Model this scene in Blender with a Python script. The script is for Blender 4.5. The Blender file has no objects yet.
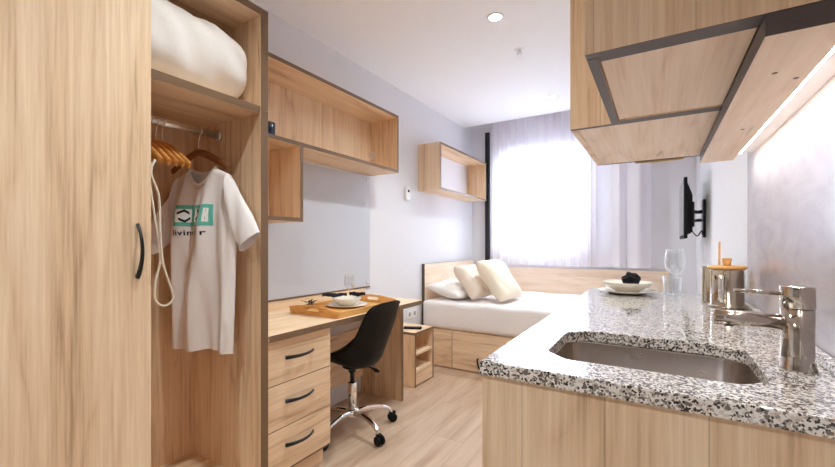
import bpy, bmesh, math, random
from mathutils import Vector, Matrix
random.seed(7)
PI = math.pi
C = bpy.context.scene.collection
V = Vector

# ------------------------------------------------------------------ materials
def srgb(r, g, b):
    f = lambda c: c/12.92 if c <= .04045 else ((c+.055)/1.055)**2.4
    return (f(r/255), f(g/255), f(b/255), 1)

class NT:
    def __init__(s, name):
        s.m = bpy.data.materials.new(name); s.m.use_nodes = True
        s.t = s.m.node_tree; s.t.nodes.clear()
        s.out = s.t.nodes.new('ShaderNodeOutputMaterial')
    def n(s, typ, **kw):
        nd = s.t.nodes.new(typ)
        for k, v in kw.items():
            if k in nd.inputs:
                s.set(nd.inputs[k], v)
            else:
                setattr(nd, k, v)
        return nd
    def set(s, inp, v):
        if isinstance(v, bpy.types.NodeSocket): s.t.links.new(v, inp)
        else: inp.default_value = v
    def math(s, op, a, b=0.0, clamp=False):
        nd = s.t.nodes.new('ShaderNodeMath'); nd.operation = op; nd.use_clamp = clamp
        s.set(nd.inputs[0], a); s.set(nd.inputs[1], b); return nd.outputs[0]
    def vmath(s, op, a, b):
        nd = s.t.nodes.new('ShaderNodeVectorMath'); nd.operation = op
        s.set(nd.inputs[0], a); s.set(nd.inputs[1], b); return nd.outputs[0]
    def mix(s, fac, a, b, blend='MIX'):
        nd = s.t.nodes.new('ShaderNodeMix'); nd.data_type = 'RGBA'; nd.blend_type = blend
        s.set(nd.inputs[0], fac); s.set(nd.inputs[6], a); s.set(nd.inputs[7], b); return nd.outputs[2]
    def ramp(s, fac, stops, interp='LINEAR'):
        nd = s.t.nodes.new('ShaderNodeValToRGB'); nd.color_ramp.interpolation = interp
        e = nd.color_ramp.elements
        while len(e) < len(stops): e.new(.5)
        for el, (p, c) in zip(e, stops):
            el.position = p; el.color = c if len(c) == 4 else (*c, 1)
        s.set(nd.inputs[0], fac); return nd.outputs[0]
    def coords(s, rand=True):
        tc = s.n('ShaderNodeTexCoord'); o = tc.outputs['Object']
        if rand:
            oi = s.n('ShaderNodeObjectInfo')
            r = s.math('MULTIPLY', oi.outputs['Random'], 37.0)
            o = s.vmath('ADD', o, r)
        return o
    def noise(s, vec, scale, detail=4, rough=.55, dist=0.0):
        nd = s.n('ShaderNodeTexNoise', Vector=vec, Scale=scale, Detail=detail, Roughness=rough, Distortion=dist)
        return nd.outputs[0]
    def bsdf(s, **kw):
        b = s.n('ShaderNodeBsdfPrincipled')
        for k, v in kw.items(): s.set(b.inputs[k.replace('_', ' ')], v)
        return b
    def done(s, shader):
        s.t.links.new(shader, s.out.inputs['Surface']); return s.m

def plain(name, col, rough=.5, metal=0, bump=0, bscale=200, spec=.5, **kw):
    t = NT(name); v = t.coords()
    nz = t.noise(v, 6, 4)
    c = t.mix(t.math('MULTIPLY', nz, .10), col, tuple(x*.8 for x in col[:3])+(1,))
    b = t.bsdf(Base_Color=c, Roughness=rough, Metallic=metal, Specular_IOR_Level=spec, **kw)
    if bump:
        bp = t.n('ShaderNodeBump', Strength=bump, Distance=.002, Height=t.noise(v, bscale, 3))
        t.set(b.inputs['Normal'], bp.outputs[0])
    return t.done(b.outputs[0])

def oak(name, light, mid, dark, grain='z', board=None, bw=.16, rough=.5, crack=.5, varia=.06):
    t = NT(name); v = t.coords()
    ax = 'xyz'.index(grain)
    if board is not None:                                   # boards glued side by side: each has its own figure
        sp = t.n('ShaderNodeSeparateXYZ', Vector=v)
        q = t.math('DIVIDE', sp.outputs['xyz'.index(board)], bw)
        idx = t.math('FLOOR', q)
        wn = t.n('ShaderNodeTexWhiteNoise', noise_dimensions='1D', W=idx)
        off = t.math('MULTIPLY', wn.outputs[0], 23.0)
        v2 = t.vmath('ADD', v, off)
        tone = t.math('MULTIPLY', t.math('SUBTRACT', wn.outputs[0], .5), varia*2)
        fr = t.math('FRACT', q)
        ed = t.math('LESS_THAN', t.math('MINIMUM', fr, t.math('SUBTRACT', 1.0, fr)), .008)
    else:
        v2 = v; tone = 0.0; ed = None
    def sc(a, l):
        r = [a, a, a]; r[ax] = l; return t.vmath('MULTIPLY', v2, tuple(r))
    big = t.noise(sc(3.2, .42), 1.0, 3, .5, .35)
    ring = t.math('POWER', t.math('PINGPONG', t.math('MULTIPLY', big, 17.0), 1.0), 2.5)
    fine = t.noise(sc(150, 4.5), 1.0, 4, .7)
    med = t.noise(sc(60, 1.7), 1.0, 4, .65, .3)
    wide = t.noise(sc(9, .5), 1.0, 3, .5, .3)
    f = t.math('ADD', t.math('MULTIPLY', ring, .20), t.math('MULTIPLY', med, .72))
    f = t.math('ADD', f, t.math('MULTIPLY', t.math('SUBTRACT', wide, .5), .55))
    f = t.math('ADD', f, t.math('MULTIPLY', t.math('SUBTRACT', fine, .5), .58))
    f = t.math('ADD', f, tone)
    col = t.ramp(f, [(.18, light), (.50, mid), (.86, dark)])
    st = t.noise(sc(42, 2.4), 1.0, 2, .5, .8)
    cr = t.math('MULTIPLY', t.math('SUBTRACT', st, .70), 9.0, clamp=True)
    cr = t.math('MULTIPLY', cr, crack)
    dk = tuple(x*.5 for x in dark[:3])+(1,)
    col = t.mix(cr, col, dk)
    if ed is not None:
        col = t.mix(t.math('MULTIPLY', ed, .30), col, dk)
    bp = t.n('ShaderNodeBump', Strength=.08, Distance=.001, Height=fine)
    b = t.bsdf(Base_Color=col, Roughness=rough, Specular_IOR_Level=.35)
    t.set(b.inputs['Normal'], bp.outputs[0])
    return t.done(b.outputs[0])

L1, M1, D1 = srgb(241, 218, 188), srgb(223, 193, 159), srgb(160, 126, 95)
OAK_Z = oak('oak_upright', L1, M1, D1, 'z', crack=.6)
OAK_ZB = oak('oak_upright_boards', L1, M1, D1, 'z', 'y', .17, varia=.07)
OAK_ZX = oak('oak_upright_across', L1, M1, D1, 'z', 'x', .155, crack=.75, varia=.07)
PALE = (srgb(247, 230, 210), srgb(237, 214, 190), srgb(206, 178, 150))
PALE_WASHED_Y = oak('pale_and_window_washed_oak_lengthways', *PALE, 'y'); WASHED_X = oak('window_washed_oak_crossways', *PALE, 'x')  # window light put into headboard and back board colour; cabinet undersides simply paler wood
OAK_Y = oak('oak_lengthways', L1, M1, D1, 'y')
OAK_X = oak('oak_crossways', L1, M1, D1, 'x')
EDGE = plain('brown_edge_band', srgb(118, 92, 68), .45)
EDGE_DK = plain('dark_edge_band', srgb(84, 74, 72), .45)

def floor_mat():
    t = NT('oak_floor_planks'); v = t.coords(False)
    sp = t.n('ShaderNodeSeparateXYZ', Vector=v)
    sw = t.n('ShaderNodeCombineXYZ', X=sp.outputs[1], Y=sp.outputs[0], Z=0.0)
    br = t.n('ShaderNodeTexBrick', Vector=sw.outputs[0], Scale=1.0)
    br.offset = .37; br.inputs['Brick Width'].default_value = 1.28; br.inputs['Row Height'].default_value = .192
    br.inputs['Mortar Size'].default_value = .0012; br.inputs['Mortar Smooth'].default_value = .3
    br.inputs['Color1'].default_value = (0, 0, 0, 1); br.inputs['Color2'].default_value = (1, 1, 1, 1)
    br.inputs['Bias'].default_value = 0
    bw = t.n('ShaderNodeSeparateColor', Color=br.outputs[0])
    off = t.math('MULTIPLY', bw.outputs[0], 19.0)
    v2 = t.vmath('ADD', v, off)
    sc = lambda a, l: t.vmath('MULTIPLY', v2, (a, l, a))
    big = t.noise(sc(5, .7), 1.0, 3, .5, .5)
    ring = t.math('PINGPONG', t.math('MULTIPLY', big, 7.0), 1.0)
    fine = t.noise(sc(140, 4), 1.0, 3, .6)
    med = t.noise(sc(24, 1.4), 1.0, 4, .6, .3)
    f = t.math('ADD', t.math('MULTIPLY', ring, .3), t.math('MULTIPLY', med, .5))
    f = t.math('ADD', f, t.math('MULTIPLY', t.math('SUBTRACT', fine, .5), .4))
    f = t.math('ADD', f, t.math('MULTIPLY', t.math('SUBTRACT', bw.outputs[0], .5), .22))
    col = t.ramp(f, [(.12, srgb(206, 182, 160)), (.5, srgb(184, 156, 132)), (.88, srgb(140, 110, 86))])
    col = t.mix(t.math('MULTIPLY', br.outputs['Fac'], .55), col, srgb(110, 80, 58))
    b = t.bsdf(Base_Color=col, Roughness=t.math('ADD', .30, t.math('MULTIPLY', med, .12)), Specular_IOR_Level=.45)
    bp = t.n('ShaderNodeBump', Strength=.06, Distance=.001, Height=fine); t.set(b.inputs['Normal'], bp.outputs[0])
    return t.done(b.outputs[0])

def granite_mat():
    t = NT('polished_granite'); v = t.coords(False)
    def cells(s, seed):
        vv = t.vmath('ADD', v, (seed, seed*2, seed*.7))
        vv = t.vmath('ADD', vv, t.vmath('MULTIPLY', t.n('ShaderNodeTexNoise', Vector=vv, Scale=s*1.3, Detail=2.0).outputs[1], (.45/s,)*3))
        vo = t.n('ShaderNodeTexVoronoi', Vector=vv, Scale=s); return t.n('ShaderNodeSeparateColor', Color=vo.outputs['Color']).outputs[0]
    c1 = t.ramp(cells(215, 3.1), [(0, srgb(238, 234, 229)), (.36, srgb(216, 207, 198)), (.62, srgb(192, 180, 169)), (.76, srgb(240, 237, 233)), (.90, srgb(150, 142, 136))], 'CONSTANT')
    dk = t.math('LESS_THAN', cells(290, 7.7), t.math('MULTIPLY', t.noise(v, 22, 3), .42))
    col = t.mix(dk, c1, srgb(52, 48, 48))
    gy = t.math('LESS_THAN', cells(190, 1.3), .14)
    col = t.mix(gy, col, srgb(118, 108, 104))
    b = t.bsdf(Base_Color=col, Roughness=.07, Specular_IOR_Level=.75, Coat_Weight=.4, Coat_Roughness=.03)
    return t.done(b.outputs[0])

def wall_mat(name, col, rough=.85, bump=.05):
    t = NT(name); v = t.coords(False)
    c = t.mix(t.math('MULTIPLY', t.noise(v, 1.5, 3), .08), col, tuple(x*.85 for x in col[:3])+(1,))
    b = t.bsdf(Base_Color=c, Roughness=rough, Specular_IOR_Level=.3)
    bp = t.n('ShaderNodeBump', Strength=bump, Distance=.001, Height=t.noise(v, 350, 2)); t.set(b.inputs['Normal'], bp.outputs[0])
    return t.done(b.outputs[0])

def splash_mat():
    t = NT('glossy_grey_backsplash'); v = t.coords(False)
    st = t.vmath('MULTIPLY', v, (1.0, 2.2, 5.0))
    n = t.noise(st, 2.2, 6, .62, 1.2)
    col = t.ramp(n, [(.3, srgb(208, 203, 208)), (.6, srgb(192, 187, 193)), (.8, srgb(182, 176, 182))])
    return t.done(t.bsdf(Base_Color=col, Roughness=.16, Specular_IOR_Level=.45).outputs[0])

def fabric(name, col, scale=420, rough=.9, bump=.25, var=.1):
    t = NT(name); v = t.coords()
    wv = t.noise(v, scale, 2)
    c = t.mix(t.math('MULTIPLY', wv, var*2), col, tuple(x*.75 for x in col[:3])+(1,))
    b = t.bsdf(Base_Color=c, Roughness=rough, Specular_IOR_Level=.15, Sheen_Weight=.15)
    bp = t.n('ShaderNodeBump', Strength=bump, Distance=.001, Height=wv)
    bp2 = t.n('ShaderNodeBump', Strength=.25, Distance=.012, Height=t.noise(v, 14, 4), Normal=bp.outputs[0])
    t.set(b.inputs['Normal'], bp2.outputs[0]); return t.done(b.outputs[0])

def metal(name, col, rough, aniso=None):
    t = NT(name); v = t.coords()
    if aniso:
        n = t.noise(t.vmath('MULTIPLY', v, aniso), 1.0, 3)
        r = t.math('ADD', rough, t.math('MULTIPLY', n, .15))
        c = t.mix(t.math('MULTIPLY', n, .25), col, tuple(x*.7 for x in col[:3])+(1,))
    else:
        n = t.noise(v, 30, 2); r = t.math('ADD', rough, t.math('MULTIPLY', n, .03)); c = col
    return t.done(t.bsdf(Base_Color=c, Roughness=r, Metallic=1.0).outputs[0])

def glass_mat(name):                                       # thin-walled drinking glass
    t = NT(name); v = t.coords()
    lw = t.n('ShaderNodeLayerWeight', Blend=.30)
    f = t.math('ADD', t.math('MULTIPLY', lw.outputs['Facing'], .6), .07, clamp=True)
    g = t.n('ShaderNodeBsdfGlossy', Color=(.95, .96, .97, 1), Roughness=t.math('MULTIPLY', t.noise(v, 10, 2), .04))
    tr = t.n('ShaderNodeBsdfTransparent', Color=(.95, .96, .97, 1))
    mx = t.n('ShaderNodeMixShader', Fac=f)
    t.t.links.new(tr.outputs[0], mx.inputs[1]); t.t.links.new(g.outputs[0], mx.inputs[2])
    return t.done(mx.outputs[0])

def pane_mat():
    t = NT('window_glass'); v = t.coords()
    fr = t.n('ShaderNodeFresnel', IOR=1.45)
    g = t.n('ShaderNodeBsdfGlossy', Roughness=t.math('MULTIPLY', t.noise(v, 8, 2), .01))
    tr = t.n('ShaderNodeBsdfTransparent', Color=(.95, .97, 1, 1))
    mx = t.n('ShaderNodeMixShader', Fac=fr.outputs[0])
    t.t.links.new(tr.outputs[0], mx.inputs[1]); t.t.links.new(g.outputs[0], mx.inputs[2])
    return t.done(mx.outputs[0])

def curtain_mat():
    t = NT('sheer_curtain_cloth'); v = t.coords(False)
    wv = t.noise(t.vmath('MULTIPLY', v, (900, 900, 300)), 1.0, 2)
    c = t.mix(t.math('MULTIPLY', wv, .2), srgb(246, 243, 246), srgb(226, 220, 226))
    tl = t.n('ShaderNodeBsdfTranslucent', Color=c); df = t.n('ShaderNodeBsdfDiffuse', Color=c)
    tr = t.n('ShaderNodeBsdfTransparent')
    m1 = t.n('ShaderNodeMixShader', Fac=.45); t.t.links.new(df.outputs[0], m1.inputs[1]); t.t.links.new(tl.outputs[0], m1.inputs[2])
    m2 = t.n('ShaderNodeMixShader', Fac=t.math('ADD', .03, t.math('MULTIPLY', wv, .08)))
    t.t.links.new(m1.outputs[0], m2.inputs[1]); t.t.links.new(tr.outputs[0], m2.inputs[2])
    return t.done(m2.outputs[0])

def emit(name, col, strength):
    t = NT(name); v = t.coords()
    c = t.mix(t.math('MULTIPLY', t.noise(v, 5, 1), .05), col, (1, 1, 1, 1))
    return t.done(t.n('ShaderNodeEmission', Color=c, Strength=strength).outputs[0])

FLOOR = floor_mat(); GRANITE = granite_mat(); SPLASH = splash_mat()
WALL = wall_mat('wall_paint', srgb(226, 226, 230)); CEIL = wall_mat('ceiling_paint', srgb(247, 248, 250))
WHITE = plain('white_plastic', srgb(238, 238, 238), .35)
FROST = plain('frosted_grey_panel', srgb(196, 199, 207), .3, bump=.1, bscale=500)
BLACK = plain('black_plastic', srgb(7, 7, 9), .45, spec=.2)
BLACKM = plain('black_satin_metal', srgb(18, 18, 19), .3)
SCREEN = plain('black_glass_screen', srgb(12, 12, 14), .08)
NAVY = plain('navy_glaze', srgb(38, 60, 96), .15)
CHROME = metal('chrome', (.86, .85, .84, 1), .05)
FAUCET = metal('polished_nickel', (.58, .53, .48, 1), .06)
STEEL = metal('brushed_steel', (.60, .54, .49, 1), .17, (20, 400, 20))
POTM = metal('polished_steel', (.56, .49, .40, 1), .10)
ALU = metal('satin_aluminium', (.80, .78, .76, 1), .3)
GLASS = glass_mat('clear_glass'); PANE = pane_mat(); CURT = curtain_mat()
COTTON = fabric('white_cotton', srgb(240, 236, 232)); LINEN = fabric('bed_linen', srgb(238, 234, 233), 300)
BEIGE = fabric('beige_cushion_cloth', srgb(232, 220, 206), 350); CREAM = fabric('cream_cushion_cloth', srgb(238, 226, 206), 350)
TEE = fabric('tshirt_jersey', srgb(236, 231, 230), 700, bump=.12, var=.04)
TEAL = plain('teal_ink', srgb(98, 190, 172), .8); INK = plain('dark_ink', srgb(30, 32, 52), .8); WINK = plain('white_ink', srgb(240, 240, 238), .8)
NAPK = fabric('black_napkin_cloth', srgb(26, 25, 28), 300); PURPLE = fabric('dark_plum_napkin_cloth', srgb(46, 40, 50), 300)
ROPE = fabric('white_cord', srgb(232, 222, 206), 500)
HANGW = oak('hanger_beech', srgb(226, 168, 98), srgb(206, 142, 72), srgb(170, 108, 48), 'x', crack=.1)
HANGD = oak('hanger_dark_wood', srgb(150, 100, 58), srgb(128, 82, 46), srgb(98, 60, 32), 'x', crack=.1)
BAMBOO = oak('bamboo', srgb(228, 178, 112), srgb(212, 156, 88), srgb(186, 126, 64), 'y', crack=.1)
CERAM = plain('cream_ceramic', srgb(236, 230, 218), .2)
GREEN = plain('dark_leaf', srgb(34, 44, 34), .5)
HOODL = plain('warm_lip', srgb(206, 178, 130), .3)
LED = emit('led_strip_light', (1, .97, .95, 1), 37)
LAMP = emit('lamp_lens', (1, .93, .84, 1), 40)
DARKSLOT = plain('dark_socket_hole', srgb(176, 176, 178), .6)

# ------------------------------------------------------------------ mesh helpers
def box(bm, x0, x1, y0, y1, z0, z1, mi=0, faces=None):
    """axis box; faces = {'+x': material index, ...}"""
    vs = [bm.verts.new((x, y, z)) for z in (z0, z1) for y in (y0, y1) for x in (x0, x1)]
    q = {'-z': (0, 2, 3, 1), '+z': (4, 5, 7, 6), '-y': (0, 1, 5, 4), '+y': (2, 6, 7, 3), '-x': (0, 4, 6, 2), '+x': (1, 3, 7, 5)}
    out = []
    for k, idx in q.items():
        f = bm.faces.new([vs[i] for i in idx]); f.material_index = (faces or {}).get(k, mi); out.append(f)
    return vs

def tube(bm, pts, rad, n=12, cap=True, flat=1.0, up=None, mi=0):
    pts = [V(p) for p in pts]
    if not isinstance(rad, (list, tuple)): rad = [rad]*len(pts)
    rings = []; prev = None
    for i, p in enumerate(pts):
        d = (pts[min(i+1, len(pts)-1)]-pts[max(i-1, 0)]).normalized()
        if prev is None:
            a = V(up) if up else (V((0, 0, 1)) if abs(d.z) < .9 else V((1, 0, 0)))
        else: a = prev
        a = (a-d*a.dot(d)).normalized(); prev = a; b = d.cross(a)
        rings.append([bm.verts.new(p+(a*math.cos(2*PI*k/n)+b*math.sin(2*PI*k/n)*flat)*rad[i]) for k in range(n)])
    for r0, r1 in zip(rings, rings[1:]):
        for k in range(n):
            f = bm.faces.new((r0[k], r0[(k+1) % n], r1[(k+1) % n], r1[k])); f.material_index = mi; f.smooth = True
    if cap:
        bm.faces.new(rings[0][::-1]).material_index = mi; bm.faces.new(rings[-1]).material_index = mi
    return rings

def lathe(bm, prof, c=(0, 0, 0), n=40, mi=0, axis='z', smooth=True):
    c = V(c); rings = []
    def P(r, h, a):
        x, y = r*math.cos(a), r*math.sin(a)
        return c+{'z': V((x, y, h)), 'x': V((h, x, y)), 'y': V((y, h, x))}[axis]
    for r, h in prof:
        rings.append([bm.verts.new(P(0, h, 0))] if r < 1e-6 else [bm.verts.new(P(r, h, 2*PI*k/n)) for k in range(n)])
    for a, b in zip(rings, rings[1:]):
        for k in range(n):
            k2 = (k+1) % n
            if len(a) == 1 and len(b) == 1: continue
            vs = (a[0], b[k2], b[k]) if len(a) == 1 else (a[k], a[k2], b[0]) if len(b) == 1 else (a[k], a[k2], b[k2], b[k])
            f = bm.faces.new(vs); f.material_index = mi; f.smooth = smooth

def grid(bm, fn, nu, nv, closed_u=False, mi=0):
    vs = [[bm.verts.new(fn(i/nu, j/nv)) for j in range(nv+1)] for i in range(nu if closed_u else nu+1)]
    m = len(vs)
    for i in range(nu):
        for j in range(nv):
            f = bm.faces.new((vs[i][j], vs[(i+1) % m][j], vs[(i+1) % m][j+1], vs[i][j+1])); f.smooth = True; f.material_index = mi
    return vs

def catmull(pts, n=8):
    pts = [V(p) for p in pts]; out = []
    for i in range(len(pts)-1):
        p0, p1, p2, p3 = pts[max(i-1, 0)], pts[i], pts[i+1], pts[min(i+2, len(pts)-1)]
        for k in range(n):
            t = k/n
            out.append(.5*((2*p1)+(p2-p0)*t+(2*p0-5*p1+4*p2-p3)*t*t+(3*p1-p0-3*p2+p3)*t**3))
    out.append(pts[-1]); return out

def world_loc(o):
    l = V((0, 0, 0))
    while o is not None: l = l+o.location; o = o.parent
    return l

def obj(name, bm, mats, parent=None, loc=None, bevel=0, subsurf=0, solid=0, recalc=True, smooth=False, kind=None, segs=2):
    """link a bmesh built in world coordinates as ONE object; origin = the parent's, or loc / base centre."""
    if recalc: bmesh.ops.recalc_face_normals(bm, faces=bm.faces[:])
    if loc is None:
        if parent is not None: loc = world_loc(parent)
        else:
            xs = [v.co for v in bm.verts]
            loc = V(((min(c.x for c in xs)+max(c.x for c in xs))/2, (min(c.y for c in xs)+max(c.y for c in xs))/2, min(c.z for c in xs)))
    loc = V(loc)
    bmesh.ops.translate(bm, verts=bm.verts[:], vec=-loc)
    me = bpy.data.meshes.new(name); bm.to_mesh(me); bm.free()
    for m in (mats if isinstance(mats, (list, tuple)) else [mats]): me.materials.append(m)
    if smooth:
        for p in me.polygons: p.use_smooth = True
    o = bpy.data.objects.new(name, me); C.objects.link(o)
    if parent is not None:
        o.parent = parent; o.location = loc-world_loc(parent)
    else: o.location = loc
    if solid:
        s = o.modifiers.new('solidify', 'SOLIDIFY'); s.thickness = abs(solid); s.offset = 0 if solid > 0 else -1
    if bevel:
        b = o.modifiers.new('bevel', 'BEVEL'); b.width = bevel; b.segments = segs; b.limit_method = 'ANGLE'; b.angle_limit = math.radians(40)
    if subsurf:
        s = o.modifiers.new('subsurf', 'SUBSURF'); s.levels = subsurf; s.render_levels = subsurf
    if kind: o['kind'] = kind
    return o

def tag(o, label, cat, group=None, kind=None):
    o['label'] = label; o['category'] = cat
    if group: o['group'] = group
    if kind: o['kind'] = kind
    return o

def thing(name, label, cat, loc, group=None):
    o = bpy.data.objects.new(name, None); C.objects.link(o); o.location = loc; o.empty_display_size = .05
    return tag(o, label, cat, group)

def dup(root, dloc, label=None, group=None):
    r = root.copy(); C.objects.link(r); r.location = root.location+V(dloc)
    if label: r['label'] = label
    if group: r['group'] = group
    for ch in list(root.children):
        c = ch.copy(); C.objects.link(c); c.parent = r
        for g in list(ch.children):
            d = g.copy(); C.objects.link(d); d.parent = c
    return r

def boxobj(name, b, mats, parent=None, bevel=0, mi=0, faces=None, kind=None, loc=None):
    bm = bmesh.new(); box(bm, *b, mi=mi, faces=faces)
    return obj(name, bm, mats, parent, loc=loc, bevel=bevel, kind=kind, recalc=False)

def bow_handle(p0, p1, out, parent, name='handle', h=.03):
    """black bow handle from p0 (heavy end) to p1, arching along out"""
    p0, p1, out = V(p0), V(p1), V(out); bm = bmesh.new(); pts = []; rad = []
    N = 18
    for i in range(N+1):
        t = i/N
        pts.append(p0.lerp(p1, t)+out*(h*math.sin(PI*min(1, max(0, t)))**.8 if 0 < t < 1 else 0))
        rad.append(.0065+.003*(1-t)**2)
    tube(bm, pts, rad, 10, flat=.7)
    return obj(name, bm, BLACKM, parent)

# ------------------------------------------------------------------ dimensions
XL, XR = -1.98, .31
YB, YW = -1.75, 4.566
ZC = 2.535
YREC = 4.313                       # the ceiling stops here and a curtain recess begins
struct = lambda name, b, m, **k: boxobj(name, b, m, kind='structure', **k)
struct('floor', (XL-.1, XR+.1, YB-.1, YW+.1, -.06, 0), FLOOR, loc=(0, 0, 0))
struct('ceiling', (XL-.1, XR+.1, YB-.1, YREC, ZC, ZC+.16), CEIL, loc=(0, 0, 0))
struct('ceiling_recess', (XL-.1, XR+.1, YREC, YW+.2, ZC+.13, ZC+.16), CEIL, loc=(0, 0, 0))
struct('wall_left', (XL-.1, XL, YB-.1, YW+.2, 0, ZC+.13), WALL, loc=(0, 0, 0))
struct('wall_right', (XR, XR+.1, YB-.1, YW+.2, 0, ZC+.13), WALL, loc=(0, 0, 0))
struct('wall_near', (XL, XR, YB-.1, YB, 0, ZC), wall_mat('grey_beige_paint', srgb(160, 152, 146)), loc=(0, 0, 0))
WX0, WX1, WZ0, WZ1 = -1.60, -.68, 1.11, 2.17
bm = bmesh.new()
box(bm, XL, WX0, YW, YW+.2, 0, ZC+.13); box(bm, WX1, XR, YW, YW+.2, 0, ZC+.13)
box(bm, WX0, WX1, YW, YW+.2, 0, WZ0); box(bm, WX0, WX1, YW, YW+.2, WZ1, ZC+.13)
obj('wall_window', bm, WALL, loc=(0, 0, 0), kind='structure', recalc=False)
# window in its opening
w = bpy.data.objects.new('window_1', None); C.objects.link(w); w.location = ((WX0+WX1)/2, YW+.08, WZ0); w['kind'] = 'structure'
bm = bmesh.new(); fy0, fy1, ft = YW+.05, YW+.11, .045
box(bm, WX0, WX1, fy0, fy1, WZ0, WZ0+ft); box(bm, WX0, WX1, fy0, fy1, WZ1-ft, WZ1)
for a in (WX0, WX1-ft, (WX0+WX1)/2-.03): box(bm, a, a+(ft if a != (WX0+WX1)/2-.03 else .06), fy0, fy1, WZ0+ft, WZ1-ft)
obj('window_frame', bm, WHITE, w, recalc=False)
bm = bmesh.new(); box(bm, WX0+ft, WX1-ft, YW+.078, YW+.084, WZ0+ft, WZ1-ft); obj('window_pane', bm, PANE, w)
# tall black trim beside the window
struct('trim_1', (-1.795, -1.745, YW-.045, YW, .9, 2.50), BLACKM, bevel=.003)

# ------------------------------------------------------------------ wardrobe
FX = -1.44; WY = 1.086; WO = 1.124; ZS0, ZS1 = 1.706, 1.736; ZT = 2.153; ZF = .127
wd = thing('wardrobe', 'tall light oak wardrobe, left door shut, right half open', 'wardrobe', (-1.7, .65, 0))
E3 = {'+x': 1}
bm = bmesh.new()
box(bm, XL+.002, FX, WY, WO, 0, 1.722, faces=E3)
box(bm, XL+.002, FX, WY, WO, 1.7235, ZT, faces=E3)
obj('side_panel', bm, [OAK_ZX, EDGE], wd, recalc=False, bevel=.0012)
boxobj('side_panel', (XL+.002, FX, .20, .222, 0, ZT), [OAK_ZX, EDGE], wd, faces=E3)
boxobj('divider_panel', (XL+.03, FX-.03, .630, .648, ZF, ZS0), [OAK_ZX, EDGE], wd, faces=E3)
boxobj('back_panel', (XL+.002, XL+.025, .222, WY, ZF, ZT-.03), OAK_ZB, wd)
boxobj('top_panel', (XL+.002, FX, .222, WY, ZT-.03, ZT), [OAK_Y, EDGE], wd, faces=E3)
boxobj('shelf', (XL+.025, FX-.004, .222, WY, ZS0, ZS1), [OAK_Y, EDGE], wd, faces=E3)
boxobj('bottom_panel', (XL+.025, FX-.004, .222, WY, ZF-.025, ZF), [OAK_Y, EDGE], wd, faces=E3)
boxobj('plinth', (FX-.06, FX-.04, .222, WY, 0, ZF-.025), OAK_Y, wd)
dr = boxobj('door', (FX+.001, FX+.021, .19, .652, .06, ZT-.003), [OAK_Z, EDGE], wd, bevel=.0012, faces={'+y': 1})
bow_handle((FX+.022, .612, 1.045), (FX+.022, .612, 1.213), (1, 0, 0), dr, h=.032)
bm = bmesh.new(); BX, BZ = -1.729, 1.648
tube(bm, [(BX, .65, BZ), (BX, WY-.002, BZ)], .017, 20, flat=.55)
rl = obj('hanging_rail', bm, ALU, wd)
bm = bmesh.new(); tube(bm, [(BX, WY-.014, BZ), (BX, WY-.001, BZ)], .026, 20, flat=.65); obj('rail_bracket', bm, ALU, rl)

# duvet on the top shelf
bm = bmesh.new()
def duvet(u, v):
    a = 2*PI*u; y = .26+v*(1.078-.26)
    e = 1.0
    for end, w_ in ((1.078, .13), (.26, .1)):
        d = abs(end-y)/w_
        if d < 1: e = min(e, (1-(1-d)**4)**.25 if d > 0 else 0)
    ca, sa = math.cos(a), math.sin(a)
    n_ = 2.7
    r = (abs(ca)**n_+abs(sa)**n_)**(-1/n_)
    wr = 1+.022*math.sin(y*37-ca*7+sa*5)*max(0, sa*.6+.4)+.018*math.sin(y*23+ca*5+sa*3)+.012*math.sin(y*61+a*3)+.01*math.sin(a*7+y*17)
    hh = .176*(1-.16*max(0, (y-.55)/.5))
    x = -1.69+.235*r*ca*e*wr
    z = ZS1+.001+hh*(1+max(-.995, r*sa*e*wr)) if e > .02 else ZS1+.001+hh
    return V((x, y, z))
grid(bm, duvet, 56, 60, True)
bmesh.ops.remove_doubles(bm, verts=bm.verts[:], dist=.0005)
tag(obj('rolled_duvet', bm, COTTON, smooth=True), 'puffy white rolled duvet stuffed onto the wardrobe top shelf', 'duvet')

# ------------------------------------------------------------------ hangers and t-shirt
def make_hanger(y, label, group, wood, span=.205, drop=.105, yaw=0, tilt=0):
    h = thing('wooden_hanger', label, 'hanger', (BX, y, BZ), group)
    bm = bmesh.new(); pts = []; rad = []
    for i in range(-16, 17):
        t = i/16; pts.append((BX+span*t, y+.02*t*t*0, BZ-.095-drop*abs(t)**1.35)); rad.append(.016-.003*abs(t)**3)
    tube(bm, pts, rad, 12, flat=.42, up=(0, 0, 1)); obj('hanger_body', bm, wood, h)
    bm = bmesh.new(); pts = [(BX, y, BZ-.09), (BX, y, BZ-.05)]
    r = .021
    for k in range(0, 13):
        a = math.radians(-70+k*22); pts.append((BX+r*math.cos(a)*1, y, BZ+r*math.sin(a)))
    tube(bm, pts, .0018, 8); obj('hook', bm, CHROME, h)
    h.rotation_euler.z = yaw
    return h
hy = [.735, .762, .788, .812, .836]
hl = ['beech hanger half hidden behind the wardrobe door, furthest from the t-shirt', 'second beech hanger from the closed door, in the bunch on the rail',
      'middle one of the five empty beech hangers on the rail', 'fourth beech hanger from the closed door, second nearest the t-shirt',
      'empty beech hanger closest to the white t-shirt']
h0 = make_hanger(hy[0], hl[0], 'empty hangers on the rail', HANGW)
for i in range(1, 5):
    hh = dup(h0, (0, hy[i]-hy[0], 0), hl[i]); 
SY = .985; SYAW = math.radians(9)
hs = make_hanger(SY, 'dark brown wooden hanger holding up the white t-shirt', None, HANGD, yaw=SYAW, span=.17, drop=.075)

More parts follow.
